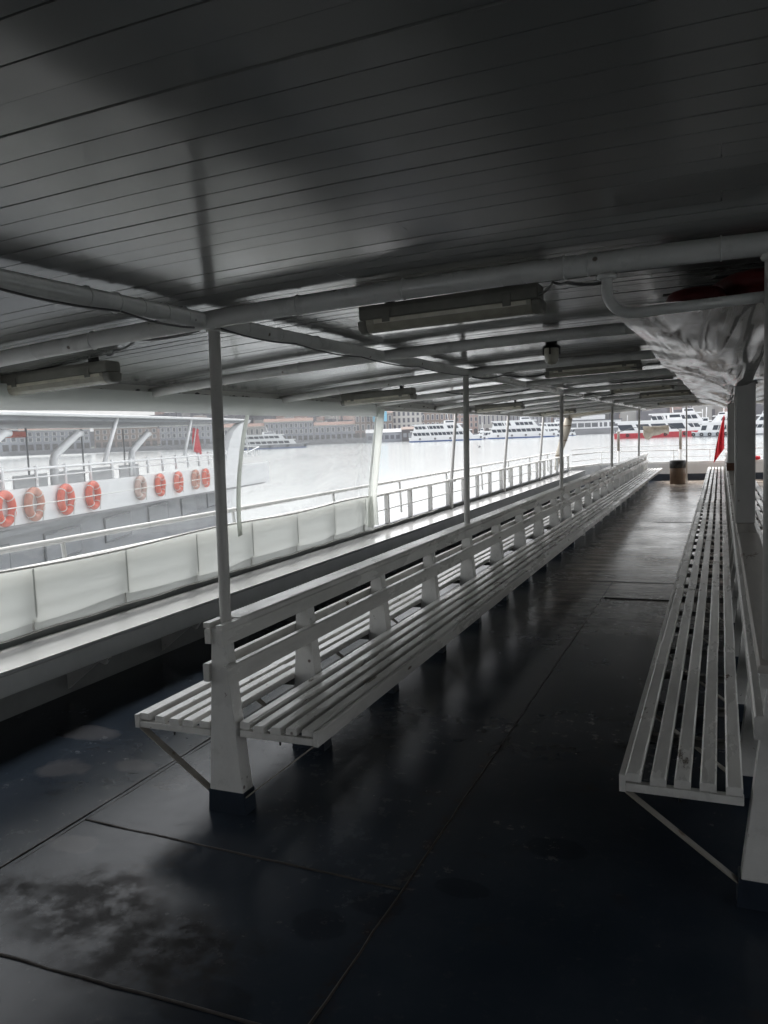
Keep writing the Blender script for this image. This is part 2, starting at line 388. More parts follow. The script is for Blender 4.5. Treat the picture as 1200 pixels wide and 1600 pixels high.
# side bench: long glossy seat board along the bulwark on hinged brackets
sbn = thing('side_bench', 'long glossy white seat board fixed along the side railing', 'bench', (-3.82,YS,0))
def lz(mb): return mb
yl = 23.7-YS
mb = MB().prism([(.205,-.012),(.21,-.002),(.205,.0),(-.205,.0),(-.21,-.03),(.19,-.03)], 'y', 0, yl); sm_ = mb.build('seat_board', SHELF, sbn); sm_.location = (0,0,.45)
mb = MB().box((.17,0,-.145), (.199,yl,-.031)); o = mb.build('front_board', mat('bench_front_paint', (.52,.53,.525), .35, var=.12), sbn); o.location = (0,0,.45)
k = 0; yb = 1.1
while yb < yl-.5:
    mb = MB().prism([(-.2,-.05),(.15,-.032),(.168,-.16),(.13,-.21),(.08,-.19),(-.2,-.40)], 'y', yb, yb+.03)
    o = mb.build('bracket', WHITE, sbn, bevel=.004); o.location = (0,0,.45)
    yb += .985

# railing on the bulwark
rl = thing('side_railing', 'white railing with flat balusters along the side of the deck', 'railing', (-4.04,0,0))
MB().prism([(-.035,0),(.035,0),(.04,.012),(.03,.028),(-.03,.028),(-.04,.012)], 'y', YS, 23.5).build('top_rail', WHITE, rl).location = (0,0,.89)
MB().tube([(0,YS,.70),(0,23.5,.70)], .008, 8).build('middle_rail', WHITE, rl)
b0 = MB().prism([(-.03,-.016),(.034,-.016),(.034,.016),(-.03,.016)], 'z', .50, .89).build('baluster', WHITE, rl, bevel=.003)
b0.location = (0, .32-2, 0)
yb = .32
ys_b = []
while yb < 23.4: ys_b.append(yb); yb += .853
for yb in ys_b: inst(b0, rl, (0, yb, 0))
MB().prism([(-.03,0),(.03,0),(.03,23.4-YS),(-.03,23.4-YS)], 'z', .501, .515).build('sole_plate', BLUE, rl).location = (0,YS,0)
orl = thing('outer_handrail', 'thin white tubular handrail just outside the side railing', 'railing', (-4.27,0,0))
MB().tube([(0,YS,1.01),(0,23.4,1.01)], .022, 10).build('handrail', WHITE, orl)
s0 = MB().tube([(.02,0,.55),(.01,0,.9),(0,0,1.0)], .016, 8).build('stanchion', WHITE, orl); s0.location = (0, .95, 0)
yb = 4.28
for k in range(9): inst(s0, orl, (0, 4.3+2.15*k, 0))

# stern rail
sr = thing('stern_railing', 'thin three-bar white railing across the far stern', 'railing', (0,26.0,0))
for z, r_ in ((.70,.010),(.90,.016),(1.04,.010)):
    MB().tube([(-4.0,-2.2,z),(-3.5,0,z),(4.0,0,z)], r_, 8).build('rail_bar', WHITE, sr)
st0 = MB().tube([(0,0,-.2),(0,0,.9)], .016, 8).build('stanchion', WHITE, sr); st0.location = (-3.45,0,0)
for x in (-1.32, -.3, .55, 1.3, 2.2): inst(st0, sr, (x,0,0))

# raked edge posts that carry the roof
lab = ['nearest bare raked white roof post standing on the side railing', 'second bare raked white roof post along the side railing', 'third and farthest bare raked white post on the side railing',
       ]
for (yb, l_) in zip((12.3,15.75,19.2), lab):
    t = thing('edge_post', l_, 'post', (-3.96,yb,0), group='raked roof posts along the side railing')
    MB().tube([(-.03,0,.46),(-.02,0,.93),(.075,.05,2.06)], .027, 10).build('pole', POST, t)
    MB().box((-.06,-.05,.885), (.04,.05,.93)).build('clamp', WHITE, t, bevel=.004)

# roof edge beam
eb = thing('roof_edge_beam', 'pale weathered beam along the side edge of the roof', 'beam', (-3.87,0,0))
MB().prism([(-.04,1.965),(.03,1.965),(.03,2.10),(-.04,2.10)], 'y', YS, YC).build('beam_plank', paint('edge_paint', (.62,.61,.58), (.2,.16,.12), .45, .64, 12, (1,.3,1), dirt=.25), eb)
mb = MB(); rq = random.Random(4)
for i in range(46):
    yb = rq.gauss(5.6, .9) if i < 34 else rq.uniform(1.5, 12); zb = 2.035+rq.gauss(0,.008); w_ = rq.uniform(.015,.06)
    mb.prism([(yb-w_,zb),(yb-w_*.3,zb-rq.uniform(.004,.014)),(yb+w_*.6,zb-.004),(yb+w_,zb+.003),(yb,zb+rq.uniform(.003,.01))], 'x', .0305, .0325)
mb.build('paint_chips', BLACK, eb)
MB().prism([(.031,2.0),(.05,2.0),(.05,2.012),(.031,2.012)], 'y', YS, YC).build('curtain_track', PIPE, eb)

# ------------------------------------------------------------------ clear curtain on the side
vc = thing('roll_down_curtain', 'clear vinyl side curtain with milky lower band and white top band', 'curtain', (0,0,0))
Y0V, Y1V = -1.2, 9.05
def vx(z): return -3.80 - (2.02-max(z,.93))/(2.02-.93)*.17
def vz_edge(y, z):   # right border leans and gathers
    return y
def vs_(z0f, z1f, amp, nv):
    def fn(u, v):
        y = Y0V + (Y1V-Y0V)*u; z0 = z0f(y); z1 = z1f(y); z = z0+(z1-z0)*v
        e = max(0, (y-8.5)/.55); 
        yy = y + (.12*e*max(0, (z-1.75)/.3) if y > 8.4 else 0) 
        x = vx(z) + amp*noise.noise(Vector((y*.8, z*1.3, 3.1))) + .03*math.sin(e*7+z*2)*e
        return (x, yy, z)
    return fn
hem = lambda y: .575 + .012*math.sin(y*3.1) + .03*(abs((((y-.32)/.853) % 1)-.35)**1.2-.3)
b_top = lambda y: .925 + .012*math.sin(y*2.3+1) - .004*y*0
mb = MB().sheet(vs_(hem, b_top, .004, 8), 300, 8); mb.build('lower_band', MILK, vc)
HEMV = vinyl_mat('grey_hem_vinyl', .9, (.50,.53,.50), gloss=.5, rough=.3, trans=.5, bump=.1)
MB().sheet(vs_(lambda y: .508, lambda y: hem(y)+.004, .004, 3), 300, 3).build('hem_strip', HEMV, vc).location = (-.006,0,0)
MB().tube([(vx(.5)+.004, Y0V+.1*i, .512+.004*math.sin(i*.9)) for i in range(128)], .006, 6).build('hem_cord', WHITE, vc)
mb = MB().sheet(vs_(b_top, lambda y: 1.885+.008*math.sin(y*1.7), .02, 10), 160, 10); mb.build('clear_window', CLEAR, vc)
mb = MB().sheet(vs_(lambda y: 1.885+.008*math.sin(y*1.7), lambda y: 2.035, .012, 5), 160, 5); mb.build('top_band', TOPV, vc)
MB().tube([(vx(.93)+.012, Y0V+(8.95-Y0V)*i/80, b_top(Y0V+(8.95-Y0V)*i/80)) for i in range(81)], .009, 6).build('band_piping', WHITE, vc)
MB().sheet(lambda u, v: (-3.90 + .015*math.cos(u*3)-.03*(1-v), 5.93+.11*u+ .26*v*v + .05*(1-v)**3, .82+1.14*v), 4, 14).build('seam_flap', MILK, vc, solid=.004)
MB().sheet(lambda u, v: (vx(.55+1.4*v)+.02+.035*math.sin(u*9+v*3), 8.86+.30*u+.05*v*v, .56+1.42*v), 16, 24)  .build('gathered_edge', MILK, vc)
for i, yb in enumerate([q for q in ys_b if q < 9]):
    MB().sheet(lambda u, v: (vx(.6)+.007, yb-.008+.016*u, .60+.31*v), 1, 4).build('baluster_shadow', HEMV, vc)  # thin grey strips paint the baluster shadows onto the milky band
    MB().tube([(-3.985,yb-.02,.52),(-3.985,yb-.02,.60)], .012, 8).build('toggle', WHITE, vc)

# ------------------------------------------------------------------ overhead pipes
mb_b = None
ypipes = [2.89,4.82,6.70,8.9,11.2,13.0,14.9,16.8,18.7,20.6,22.65,24.3]
ordn = ['nearest','second','third','fourth','fifth','sixth','seventh','eighth','ninth','tenth','eleventh','farthest']
for i, yp in enumerate(ypipes):
    t = thing('ceiling_pipe', f'{ordn[i]} white pipe across the ceiling, counted from the near end', 'pipe', (0,yp,0), group='white pipes across the ceiling')
    MB().tube([(-3.85+7.7*k/24, 0, zc(-3.85+7.7*k/24)-.052) for k in range(25)], .038 if i == 0 else .034, 12).build('tube', PIPE, t)
    bm_ = MB()
    for x in ((-3.2,-2.6,-1.55,-1.1,-.5,-.42,.0) if i < 4 else ()):
        z = zc(x)-.052
        MB().torus((x,0,z), (0,1,0), (0,0,1), .0385 if i == 0 else .0348, .0035, 16, 6).build('band', PIPE, t)
t = thing('ceiling_pipe', 'long white pipe running the length of the ceiling above the double bench', 'pipe', (-2.0,0,0))
zl = zc(-2)-.052
MB().tube([(0,YS,zl),(0,YC-.1,zl)], .034, 12).build('tube', PIPE, t)
for yb in (1.7,2.2,2.35,2.48,2.62,2.75,3.2,3.5,3.9,4.3,5.2,5.9,7.2,8.1): MB().torus((0,yb,zl), (1,0,0), (0,0,1), .035, .0035, 16, 6).build('band', PIPE, t)
def cable(pts, r, label, sag=0, name='ceiling_cable'):
    q = []
    for (a, b) in zip(pts[:-1], pts[1:]):
        a = Vector(a); b = Vector(b)
        for i in range(10):
            s = i/10; q.append(a.lerp(b, s) + Vector((0,0,-sag*4*s*(1-s))))
    q.append(Vector(pts[-1]))
    tag(MB().tube(q, r, 6).build(name, CABLE), label, 'cable')
cable([(-1.965,.4,zl-.03),(-1.97,1.2,zl-.035),(-1.97,1.75,zl-.03),(-1.985,2.35,zl-.03),(-1.99,2.8,zl-.04)], .0045, 'dark cable sagging under the long pipe in the near left corner', .012)
cable([(-1.96,2.95,zl-.03),(-1.96,3.6,zl-.035),(-1.96,4.4,zl-.04),(-1.96,5.4,zl-.035),(-1.96,6.6,zl-.03)], .004, 'dark cable looped under the long pipe between the first two posts', .014)
cable([(-2.05,2.92,2.13),(-2.45,3.0,2.13),(-2.75,3.2,2.12),(-3.02,3.45,2.14)], .006, 'cable running from the near post to the left strip light', .012)
cable([(-.68,3.33,2.2),(-.58,3.1,2.2),(-.5,2.93,2.165),(-.38,2.92,2.15)], .006, 'cable running from the near strip light along the pipe to the frame', .006)
cable([(-1.97,6.75,2.13),(-1.7,6.75,2.13),(-1.4,7.0,2.13)], .006, 'cable running from the second post to the second strip light', .02)
cable([(-1.95,8.95,2.12),(-2.3,8.95,2.11),(-2.75,8.4,2.10)], .006, 'loose cable near the ceiling beyond the second post', .03)
cable([(-.70,7.2,2.15),(-.55,7.0,2.16),(-.3,6.75,2.17)], .006, 'thin cable leaving the right end of the second strip light', .01)
cable([(-1.97,11.2,2.12),(-1.6,11.3,2.12),(-1.3,11.5,2.13)], .006, 'loose cable by the ceiling near the third post', .03)

# ------------------------------------------------------------------ posts of the double bench
pl_ = ['nearest round white post rising from the end of the double bench', 'second round white post on the backrest of the double bench', 'third round white post on the backrest of the double bench',
       'fourth round white post on the backrest of the double bench', 'farthest round white post on the double bench']
for yb, l_ in zip((2.965,6.68,11.18,16.78,22.63), pl_):
    t = thing('deck_post', l_, 'post', (-2.035,yb,0), group='round posts along the double bench')
    MB().tube([(0,0,.02),(.004,0,.9),(.016,0,1.5),(.03,0,2.185)], .0255, 14).build('pole', POST, t)
    if yb < 3: MB().torus((.0255,0,2.13), (1,0,0), (0,1,0), .028, .006, 16, 6).build('weld_collar', POST, t)
t = thing('deck_post', 'thin white pole beside the bin at the stern', 'post', (-.89,24.4,0))
MB().tube([(0,0,0),(0,0,2.2)], .022, 12).build('pole', POST, t); MB().lathe([(.001,.012),(.06,.012),(.06,0)], (0,0,0), 16).build('foot', POST, t)

# ------------------------------------------------------------------ benches
def slat_prof(w_, h): return [(0,0),(w_,0),(w_,h-.006),(w_-.006,h),(.006,h),(0,h-.006)]
def make_bench(name, label, cx, y0, y1, peds, right_seat, left_seat, zr, zl_, half, railm, ped_half=.094, seed=1):
    rnd = random.Random(seed)
    t = thing(name, label, 'bench', (cx, y0, 0))
    LN = y1-y0
    # seats (slats in lengths that butt, unevenly seated)
    for (x0, x1, z, out) in ((right_seat[0], right_seat[1], zr, 1), (left_seat[0], left_seat[1], zl_, -1)):
        mb = MB(); n_ = 5; fas = .024; W_ = (x1-x0)-fas; sw = W_/n_*.70; gap = (W_-sw*n_)/(n_-1)
        xa = x0 if out > 0 else x0+fas
        # butt joints
        cuts = [0]; 
        while cuts[-1] < LN-1.2: cuts.append(cuts[-1]+rnd.uniform(.9,2.1))
        cuts[-1] = LN
        for (a, b) in zip(cuts[:-1], cuts[1:]):
            for k in range(n_):
                jx = rnd.gauss(0,.002); jz = rnd.gauss(0,.0015)
                inner = k if out > 0 else n_-1-k
                h = .030; cup = .006*((inner-2)/2.)**2
                j0 = rnd.gauss(0,.004) if a == 0 else 0
                mb.prism([(xa+k*(sw+gap)+jx+u, z-h+cup+jz+v) for u, v in slat_prof(sw, h)], 'y', a+.001+j0, b-.001)
        mb.build('seat', SLAT, t)
        xf = x1-fas if out > 0 else x0
        mb = MB(); c2 = [0]
        while c2[-1] < LN-2: c2.append(c2[-1]+rnd.uniform(2.2,3.6))
        c2[-1] = LN
        for a, b in zip(c2[:-1], c2[1:]):
            j = rnd.gauss(0,.0015); mb.prism([(xf+.001+j,z-.062),(xf+fas-.001+j,z-.062),(xf+fas-.001+j,z-.006),(xf+fas-.007+j,z),(xf+.001+j,z)], 'y', a-.004, b-.002)
        mb.build('seat_front_board', SLAT, t)
        # bearers and struts at every pedestal
        xi = x0 if out > 0 else x1; xo = (x1-fas) if out > 0 else x0+fas
        for i, yp in enumerate(peds):
            yy = yp-y0 if i else .0
            a, b = min(xi, xo), max(xi, xo)
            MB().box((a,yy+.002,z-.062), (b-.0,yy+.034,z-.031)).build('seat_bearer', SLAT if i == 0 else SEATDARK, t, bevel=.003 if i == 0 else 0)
            if i < 14:
                s = 1 if out > 0 else -1
                p0 = Vector((xo-s*.0, yy+.018, z-.064)); p1 = Vector((s*(ped_half-.004), yy+.03, .075))
                d = (p1-p0).normalized(); nrm = d.cross(Vector((0,1,0))).normalized()*.003
                hw = Vector((0,.018,0))
                vs = [p0-hw-nrm, p0+hw-nrm, p0+hw+nrm, p0-hw+nrm, p1-hw-nrm, p1+hw-nrm, p1+hw+nrm, p1-hw+nrm]
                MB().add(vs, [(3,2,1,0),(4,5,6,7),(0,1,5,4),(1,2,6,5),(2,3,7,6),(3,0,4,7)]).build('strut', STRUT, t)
        if out < 0 and cx > -1:
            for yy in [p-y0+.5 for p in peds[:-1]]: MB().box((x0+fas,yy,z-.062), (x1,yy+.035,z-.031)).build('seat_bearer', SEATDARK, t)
    for sx, zz in ((right_seat, zr), (left_seat, zl_)):
        for yy in (.018, .79, 1.78):
            xm = (sx[0]+sx[1])/2; MB().tube([(xm,yy,zz-.062),(xm,yy,zz-.082)], .0045, 8).build('bolt', BLACK, t)
    # pedestals
    ph = ped_half
    def ped(y):
        return MB().frustum((-ph,ph,y,y+.085,0), (-.03,.03,y,y+.07,.84))
    for i, yp in enumerate(peds):
        yy = yp-y0
        p = ped(yy).build('pedestal', WHITE, t, bevel=.004)
        if i < 10:
            s = .10
            MB().frustum((-ph-.003,ph+.003,yy-.003,yy+.088,0), (-ph+.004,ph-.004,yy-.003,yy+.087,s)).build('foot_band', BLUE, p)
    # backrest: two side boards each side and a cap
    for s in (-1, 1):
        for (za, zb, nm) in ((.775,.842,'upper_back_board'), (.60,.682,'lower_back_board')):
            wz = .094*(1-za/.84)+.03*(za/.84)+.001
            xb = .031 if za > .7 else .046
            mb = MB(); c2 = [-.05 if s > 0 else -.012]
            while c2[-1] < LN-2: c2.append(c2[-1]+rnd.uniform(3.0,4.6))
            c2[-1] = LN
            for a, b in zip(c2[:-1], c2[1:]):
                j = rnd.gauss(0,.0015); jz = rnd.gauss(0,.002)
                xx = [s*(xb+j), s*(xb+j+.03)]; xx.sort()
                mb.prism([(xx[0],za+jz),(xx[1],za+jz),(xx[1],zb+jz-.006),(xx[1]-.006*(s>0),zb+jz),(xx[0]+.006*(s<0),zb+jz),(xx[0],zb+jz-.006)], 'y', a, b-.003)
            mb.build(nm, SLAT, t)
    mb = MB(); c2 = [.0 if cx < -1 else -.06]
    while c2[-1] < LN-2: c2.append(c2[-1]+rnd.uniform(3.2,4.4))
    c2[-1] = LN
    for a, b in zip(c2[:-1], c2[1:]):
        j = rnd.gauss(0,.0015); jz = rnd.gauss(0,.0012)
        # the cap starts behind the near post, its two cheeks reach the end
        a2 = a+.105 if (a == 0) else a
        mb.prism([(-half+j,.843+jz),(half+j,.843+jz),(half+j,.862+jz),(half-.008+j,.870+jz),(-half+.008+j,.870+jz),(-half+j,.862+jz)], 'y', a2, b-.003)
    if cx < -1:
        for s in (-1, 1):
            xx = sorted((s*.030, s*half)); mb.prism([(xx[0],.843),(xx[1],.843),(xx[1],.866),(xx[0],.866)], 'y', -.05 if s > 0 else -.012, .104)
    mb.build('back_cap', railm, t)
    return t
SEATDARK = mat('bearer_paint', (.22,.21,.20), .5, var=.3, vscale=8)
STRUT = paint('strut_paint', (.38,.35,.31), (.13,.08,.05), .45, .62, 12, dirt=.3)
pedY = [2.90] + [3.67+.99*k for k in range(21)] + [24.62]
make_bench('double_bench', 'long white back-to-back slatted bench with round posts down the middle of the deck', -2.035, 2.90, 24.85, pedY,
           (.085,.473), (-.485,-.07), .42, .405, .062, SLAT, seed=3)
pedR = [2.86] + [3.75+.99*k for k in range(21)] + [24.62]
make_bench('double_bench', 'white back-to-back slatted bench at the right edge, with square pillars on its worn back cap', .18, 2.86, 24.95, pedR,
           (.11,.51), (-.515,-.105), .42, .42, .070, WORN, ped_half=.125, seed=8)

# square pillars and near pole on the right bench
PILL = paint('pillar_paint', (.42,.41,.40), (.05,.04,.035), .5, .735, 26, bump=.2, dirt=.15)
for yb, l_, h in ((6.8,'thick square grey pillar standing on the cap of the right bench',.068), (14.4,'rust-stained square pillar farther along the right bench, beside the red flag',.066)):
    t = thing('square_pillar', l_, 'pillar', (.18,yb,0))
    MB().box((-h,0,.871), (h,.13,2.03)).build('shaft', PILL, t, bevel=.008)
    MB().box((-h-.012,.01,.872), (-h-.001,.12,2.0)).build('edge_strip', WHITE, t)
    if yb > 10: MB().box((-h-.02,-.015,.872), (h+.01,.14,1.0)).build('rusty_base', mat('rust', (.13,.06,.035), .8, var=.5, vscale=10, bump=.6), t)
t = thing('deck_post', 'round pole at the right picture edge carrying the overhead frame', 'post', (.161,2.89,0))
MB().tube([(0,0,.845),(0,0,2.2)], .033, 16).build('pole', POST, t)
MB().torus((0,0,2.17), (1,0,0), (0,1,0), .034, .012, 16, 8).build('weld_collar', POST, t)

# overhead frame with plastic-wrapped life jackets above the right bench
fr = thing('overhead_frame', 'bent white pipe frame hanging from the nearest ceiling pipe at right', 'frame', (0,2.9,0))
q = [(-.36,0,2.2),(-.36,0,2.12)] + [(-.36+.085*(1-math.cos(a)), 0, 2.12-.085*math.sin(a)) for a in [R(x) for x in range(10,91,10)]] + [(.15,.0,2.05)]
MB().tube(q, .018, 12).build('bent_pipe', PIPE, fr)
MB().torus((-.36,0,2.165), (1,0,0), (0,1,0), .024, .010, 14, 8).build('clamp', PIPE, fr)
PY = [2.93, 6.87, 10.7, 14.47, 17.4]
def bagfn(u, v):
    y = 2.93 + 14.4*v
    k = max(i for i in range(4) if PY[i] <= y+1e-6); ph = (y-PY[k])/(PY[k+1]-PY[k])
    a = math.pi*u; cxr, hw = .18, .54
    t = 2*u-1                                # -1..1 across
    if k == 0: dep =   .02 + .195*math.sin(math.pi*min(1, ph*.72))**1.1
    else: dep = .09 + .12*math.sin(math.pi*ph**.8)
    near = max(0, 1-abs(ph-1)/.75) if ph > .2 else 0
    shape = (1-abs(t)**.86)*(1-.25*math.exp(-(t/.12)**2))
    x = cxr + hw*t*(1-.10*shape)
    ang = math.atan2(x-cxr, (1.12-ph)*3.9)
    fold = .012*math.sin(ang*26+1.5*noise.noise(Vector((u*3,y,0))))*near*(.3+shape)
    rd = 1-abs(noise.noise(Vector((u*9+.4*y, y*.55, 7.7))))
    fold += .007*rd**6*(.4+shape) + .002*(1-abs(noise.noise(Vector((u*20, y*1.1, 2.2)))))**5
    fold += .016*noise.noise(Vector((u*4, y*.9, 1.7))) + .006*noise.noise(Vector((u*11+y, y*2.2, 5.0)))
    top = 2.07 + .02*math.sin(k)
    return (x + fold*.5, y, top - dep*shape + fold*(.25+.75*min(1, ph*4)))
bag = thing('plastic_cover', 'crumpled clear plastic sheet sagging under the overhead frame above the right bench', 'plastic sheet', (0,0,0))
MB().sheet(bagfn, 140, 520).build('sagging_sheet', BAGV, bag)
JRED = mat('dark_red_nylon', (.12,.006,.006), .6, var=.3, vscale=7, bump=.3)
def make_jacket():
    t = thing('life_jacket', '', 'life jacket')
    for s in (-1, 1):
        def fn(u, v):
            a = 2*math.pi*u; b = math.pi*(v-.5)
            sg = lambda q, e: math.copysign(abs(q)**e, q)
            return (s*.12+.11*sg(math.cos(b),.5)*sg(math.cos(a),.5), .26*sg(math.cos(b),.4)*sg(math.sin(a),.6), .055+.05*sg(math.sin(b),.7)+.008*noise.noise(Vector((u*5,v*5,s))))
        MB().sheet(fn, 24, 12).build('float_panel', JRED, t)
    MB().box((-.235,-.02,.108), (.235,.02,.113)).build('strap', BLACK, t)
    return t
jl = [(.02,3.5,2.06,.1),(.46,3.45,2.085,-.1),(.2,3.55,2.11,.3),(-.0,4.05,2.03,-.2),(.45,4.05,2.03,.2)]
jn = ['dark red life jacket stored at the near left of the overhead frame','dark red life jacket stored at the near right of the overhead frame','dark red life jacket lying askew between the others in the overhead frame',
      'dark red life jacket stored behind, left side of the overhead frame','dark red life jacket stored behind, right side of the overhead frame']
j0 = make_jacket()
for i, (x, y, z, a) in enumerate(jl):
    o = j0 if i == 0 else copy_tree(j0)
    o.location = (x,y,z); o.rotation_euler = (0,.05*(i % 2),a); tag(o, jn[i], 'life jacket', 'life jackets in the overhead frame')
DARKT = mat('black_tarp', (.012,.008,.008), .55, bump=.4)
tag(MB().sheet(lambda u, v: (-.20+.86*u+.03*noise.noise(Vector((v*6,u*3,2))), 3.62+2.9*v, 2.09+.115*min(1, 4*u, 4*(1-u))**.5*min(1, 3*(v+.12))+.012*noise.noise(Vector((u*5,v*6,4)))), 24, 24).build('storage_tarp', DARKT, solid=.008),
    'black tarp laid over the life jackets just under the ceiling', 'tarp')

# ------------------------------------------------------------------ strip lights
TUBEM = mat('painted_tube_cream', (.66,.63,.52), .3, var=.2, vscale=14)
def make_lamp():
    t = thing('strip_light', '', 'lamp')
    L_ = .40
    MB().prism([(-.055,0),(.055,0),(.062,-.02),(.060,-.062),(-.060,-.062),(-.062,-.02)], 'x', -L_, L_).build('housing', LAMPB, t, bevel=.006)
    prof = [(.058,-.0625),(.056,-.085),(.045,-.108),(.025,-.12),(-.025,-.12),(-.045,-.108),(-.056,-.085),(-.058,-.0625)]
    MB().prism(prof, 'x', -L_+.03, L_-.03).build('diffuser', LAMPD, t, bevel=.004)
    for s in (-1, 1):
        MB().prism([(u*1.03, v*1.0-.001) for u, v in prof], 'x', min(s*(L_-.031), s*(L_+.012)), max(s*(L_-.031), s*(L_+.012))).build('end_cap', LAMPB, t, bevel=.01)
        for k in (.27,):
            MB().box((s*k-.018,-.067,-.082), (s*k+.018,-.0625,-.03)).build('clip', LAMPB, t, bevel=.002)
            MB().box((s*k-.012,-.03,-.002), (s*k+.012,.03,.05)).build('mount', BLACK, t)
    for s in (-1, 1): MB().prism([(s*.0592,-.066),(s*.0575,-.083),(s*.0545,-.083),(s*.056,-.066)], 'x', -L_+.07, L_-.05).build('painted_tube_strip', TUBEM, t)  # cream strips outside the diffuser paint in the tube's brightness
    return t
lamps = [(-1.085,3.38,'nearest strip light, hung under the ceiling beside the first pipe'),(-3.47,3.55,'strip light at the left edge above the clear curtain'),(-1.03,7.25,'second strip light along the middle row, beyond the round bulkhead lamp'),
 (-3.28,7.75,'second strip light along the left row, near the second post'),(-3.35,13.0,'third strip light along the left row'),(-3.4,18.4,'farthest strip light along the left row'),
 (-.98,11.5,'third strip light along the middle row'),(-.85,14.2,'fourth strip light along the middle row'),(-.9,19.2,'farthest strip light along the middle row, above the bin')]
l0 = make_lamp()
for i, (x, y, l_) in enumerate(lamps):
    o = l0 if i == 0 else copy_tree(l0)
    o.location = (x, y, zc(x)-.012); o.rotation_euler = (0, math.atan((.025 if x > -3 else .012)*x), 0); tag(o, l_, 'lamp', 'strip lights under the ceiling')
t = thing('bulkhead_lamp', 'small jar-shaped glass lamp with dark cap under the ceiling', 'lamp', (-.95,4.98,2.235))
MB().lathe([(.001,0),(.05,0),(.05,-.03),(.036,-.04),(.036,-.07),(.05,-.075),(.05,-.09)], (0,0,0), 20).build('cap', BLACK, t)
MB().lathe([(.042,-.09),(.044,-.13),(.04,-.165),(.025,-.185),(.001,-.19)], (0,0,0), 20).build('glass_jar', LAMPD, t)
for a in (0, 1, 2, 3): MB().tube([(.05*math.cos(a*1.57), .05*math.sin(a*1.57), -.08),(.05*math.cos(a*1.57), .05*math.sin(a*1.57), -.13)], .004, 6).build('guard_wire', BLACK, t)

# ------------------------------------------------------------------ stern things
t = thing('litter_bin', 'brown round litter bin with black rim at the stern', 'bin', (-1.12,24.15,0))
MB().lathe([(.001,.01),(.205,.0),(.21,.02),(.21,.46),(.205,.47)], (0,0,0), 28).build('body', WOOD, t)
MB().lathe([(.206,.45),(.218,.455),(.218,.66),(.19,.665),(.185,.56),(.001,.55)], (0,0,0), 28).build('rim', BLACK, t)
for x, l_ in ((-2.93,'left white stern post with brown upper part'), (-1.12,'right white stern post with brown upper part, behind the bin')):
    t = thing('stern_post', l_, 'post', (x,25.95,-.2), group='white stern posts')
    MB().tube([(0,0,0),(0,0,1.12)], .045, 12).build('pole', WHITE, t)
    MB().tube([(0,0,1.121),(0,0,1.72)], .04, 12).build('wooden_top', mat('weathered_post_wood', (.30,.26,.22), .8, var=.3), t)
def tarpfn(u, v):
    x = -2.2+.75*u; s = math.sin(math.pi*u)
    z = 1.66 - .03*s - v*(.16+.22*math.sin(math.pi*u**.7)**2+.10*math.sin(u*7+1)) - .04*math.sin(u*13)*v
    return (x+.03*noise.noise(Vector((u*4,v*4,0))), 25.95+.08*math.sin(v*math.pi)+.05*noise.noise(Vector((u*5,v*3,6))), z)
tp = thing('canvas_tarp', 'bundled cream canvas hanging from a line at the stern', 'tarp', (0,0,0))
MB().sheet(tarpfn, 30, 16).build('cloth', CANVAS, tp, solid=.02)
tag(MB().tube([(-2.93,25.95,1.50),(-2.5,25.95,1.62),(-2.2,25.95,1.66),(-1.42,25.95,1.66),(-1.12,25.95,1.50)], .008, 6).build('hanging_line', CABLE), 'thin line stretched between the two stern posts', 'rope')
fl = thing('flag', 'limp red flag hanging from its staff at the stern', 'flag', (0,25.2,0))
MB().tube([(.28,.1,.4),(.12,.1,1.98)], .014, 8).build('staff', WHITE, fl)
def flagfn(u, v):
    # u across from the hoist, v downward
    w_ = .02+.36*v*(1-.25*v)
    x = .10 - u*w_ + .0*v; z = 1.88 - .95*v - .42*u*v*(1 if v < .8 else 1)
    return (x, .1+.035*math.sin(u*14+v*2)*(.3+v), z)
MB().sheet(flagfn, 30, 24).build('cloth', RED, fl, solid=.004)
MB().sheet(lambda u, v: tuple(Vector(flagfn(1, .15+.6*v)) + Vector((-.012*u, -.012, .0))), 2, 12).build('white_edge', ROPE, fl, solid=.003)
t = thing('mooring_buoy', 'small red float lying on the stern bulwark at right', 'float', (.98,25.75,.56))
MB().lathe([(.001,.0),(.07,.01),(.09,.06),(.07,.11),(.001,.12)], (0,0,0), 20).build('ball', RED, t); MB().torus((.13,0,.02), (1,0,0), (0,1,0), .05, .012, 16, 6).build('rope_loop', ROPE, t)
# canvas roll tied to the last corner post
cr = thing('rolled_canvas', 'rolled cream canvas tied to the far corner post with brown straps', 'canvas roll', (-4.0,22.4,0))
MB().tube([(-.16,-.2,.55),(-.13,-.12,.9),(-.02,.0,1.3),(.08,.06,1.65),(.15,.1,1.98)], [.05,.075,.10,.12,.10], 14).build('roll', CANVAS, cr)
MB().tube([(.15,.1,2.0),(.4,.0,2.06),(.9,-.1,2.10),(1.35,-.2,2.14)], [.07,.07,.065,.06], 12).build('folded_top', CANVAS, cr)
for z, x, y, r_ in ((1.75,.10,.07,.118),(1.35,0,.01,.108),(.95,-.11,-.1,.083)): MB().torus((x,y,z), (1,0,0), (0,1,0), r_, .012, 18, 6).build('strap', mat('brown_strap', (.16,.09,.05), .7), cr)

# ------------------------------------------------------------------ neighbouring ferry with life rings
NA = Vector((-12.9,11.0,0)); ND = Vector((-.345,.939,0)).normalized(); NN = Vector((ND.y,-ND.x,0))   # along, and towards the viewer
nrot = math.atan2(ND.y, ND.x)
nb = thing('passenger_ferry', 'white ferry lying alongside, its bulwark hung with orange life rings', 'boat', NA, nrot)
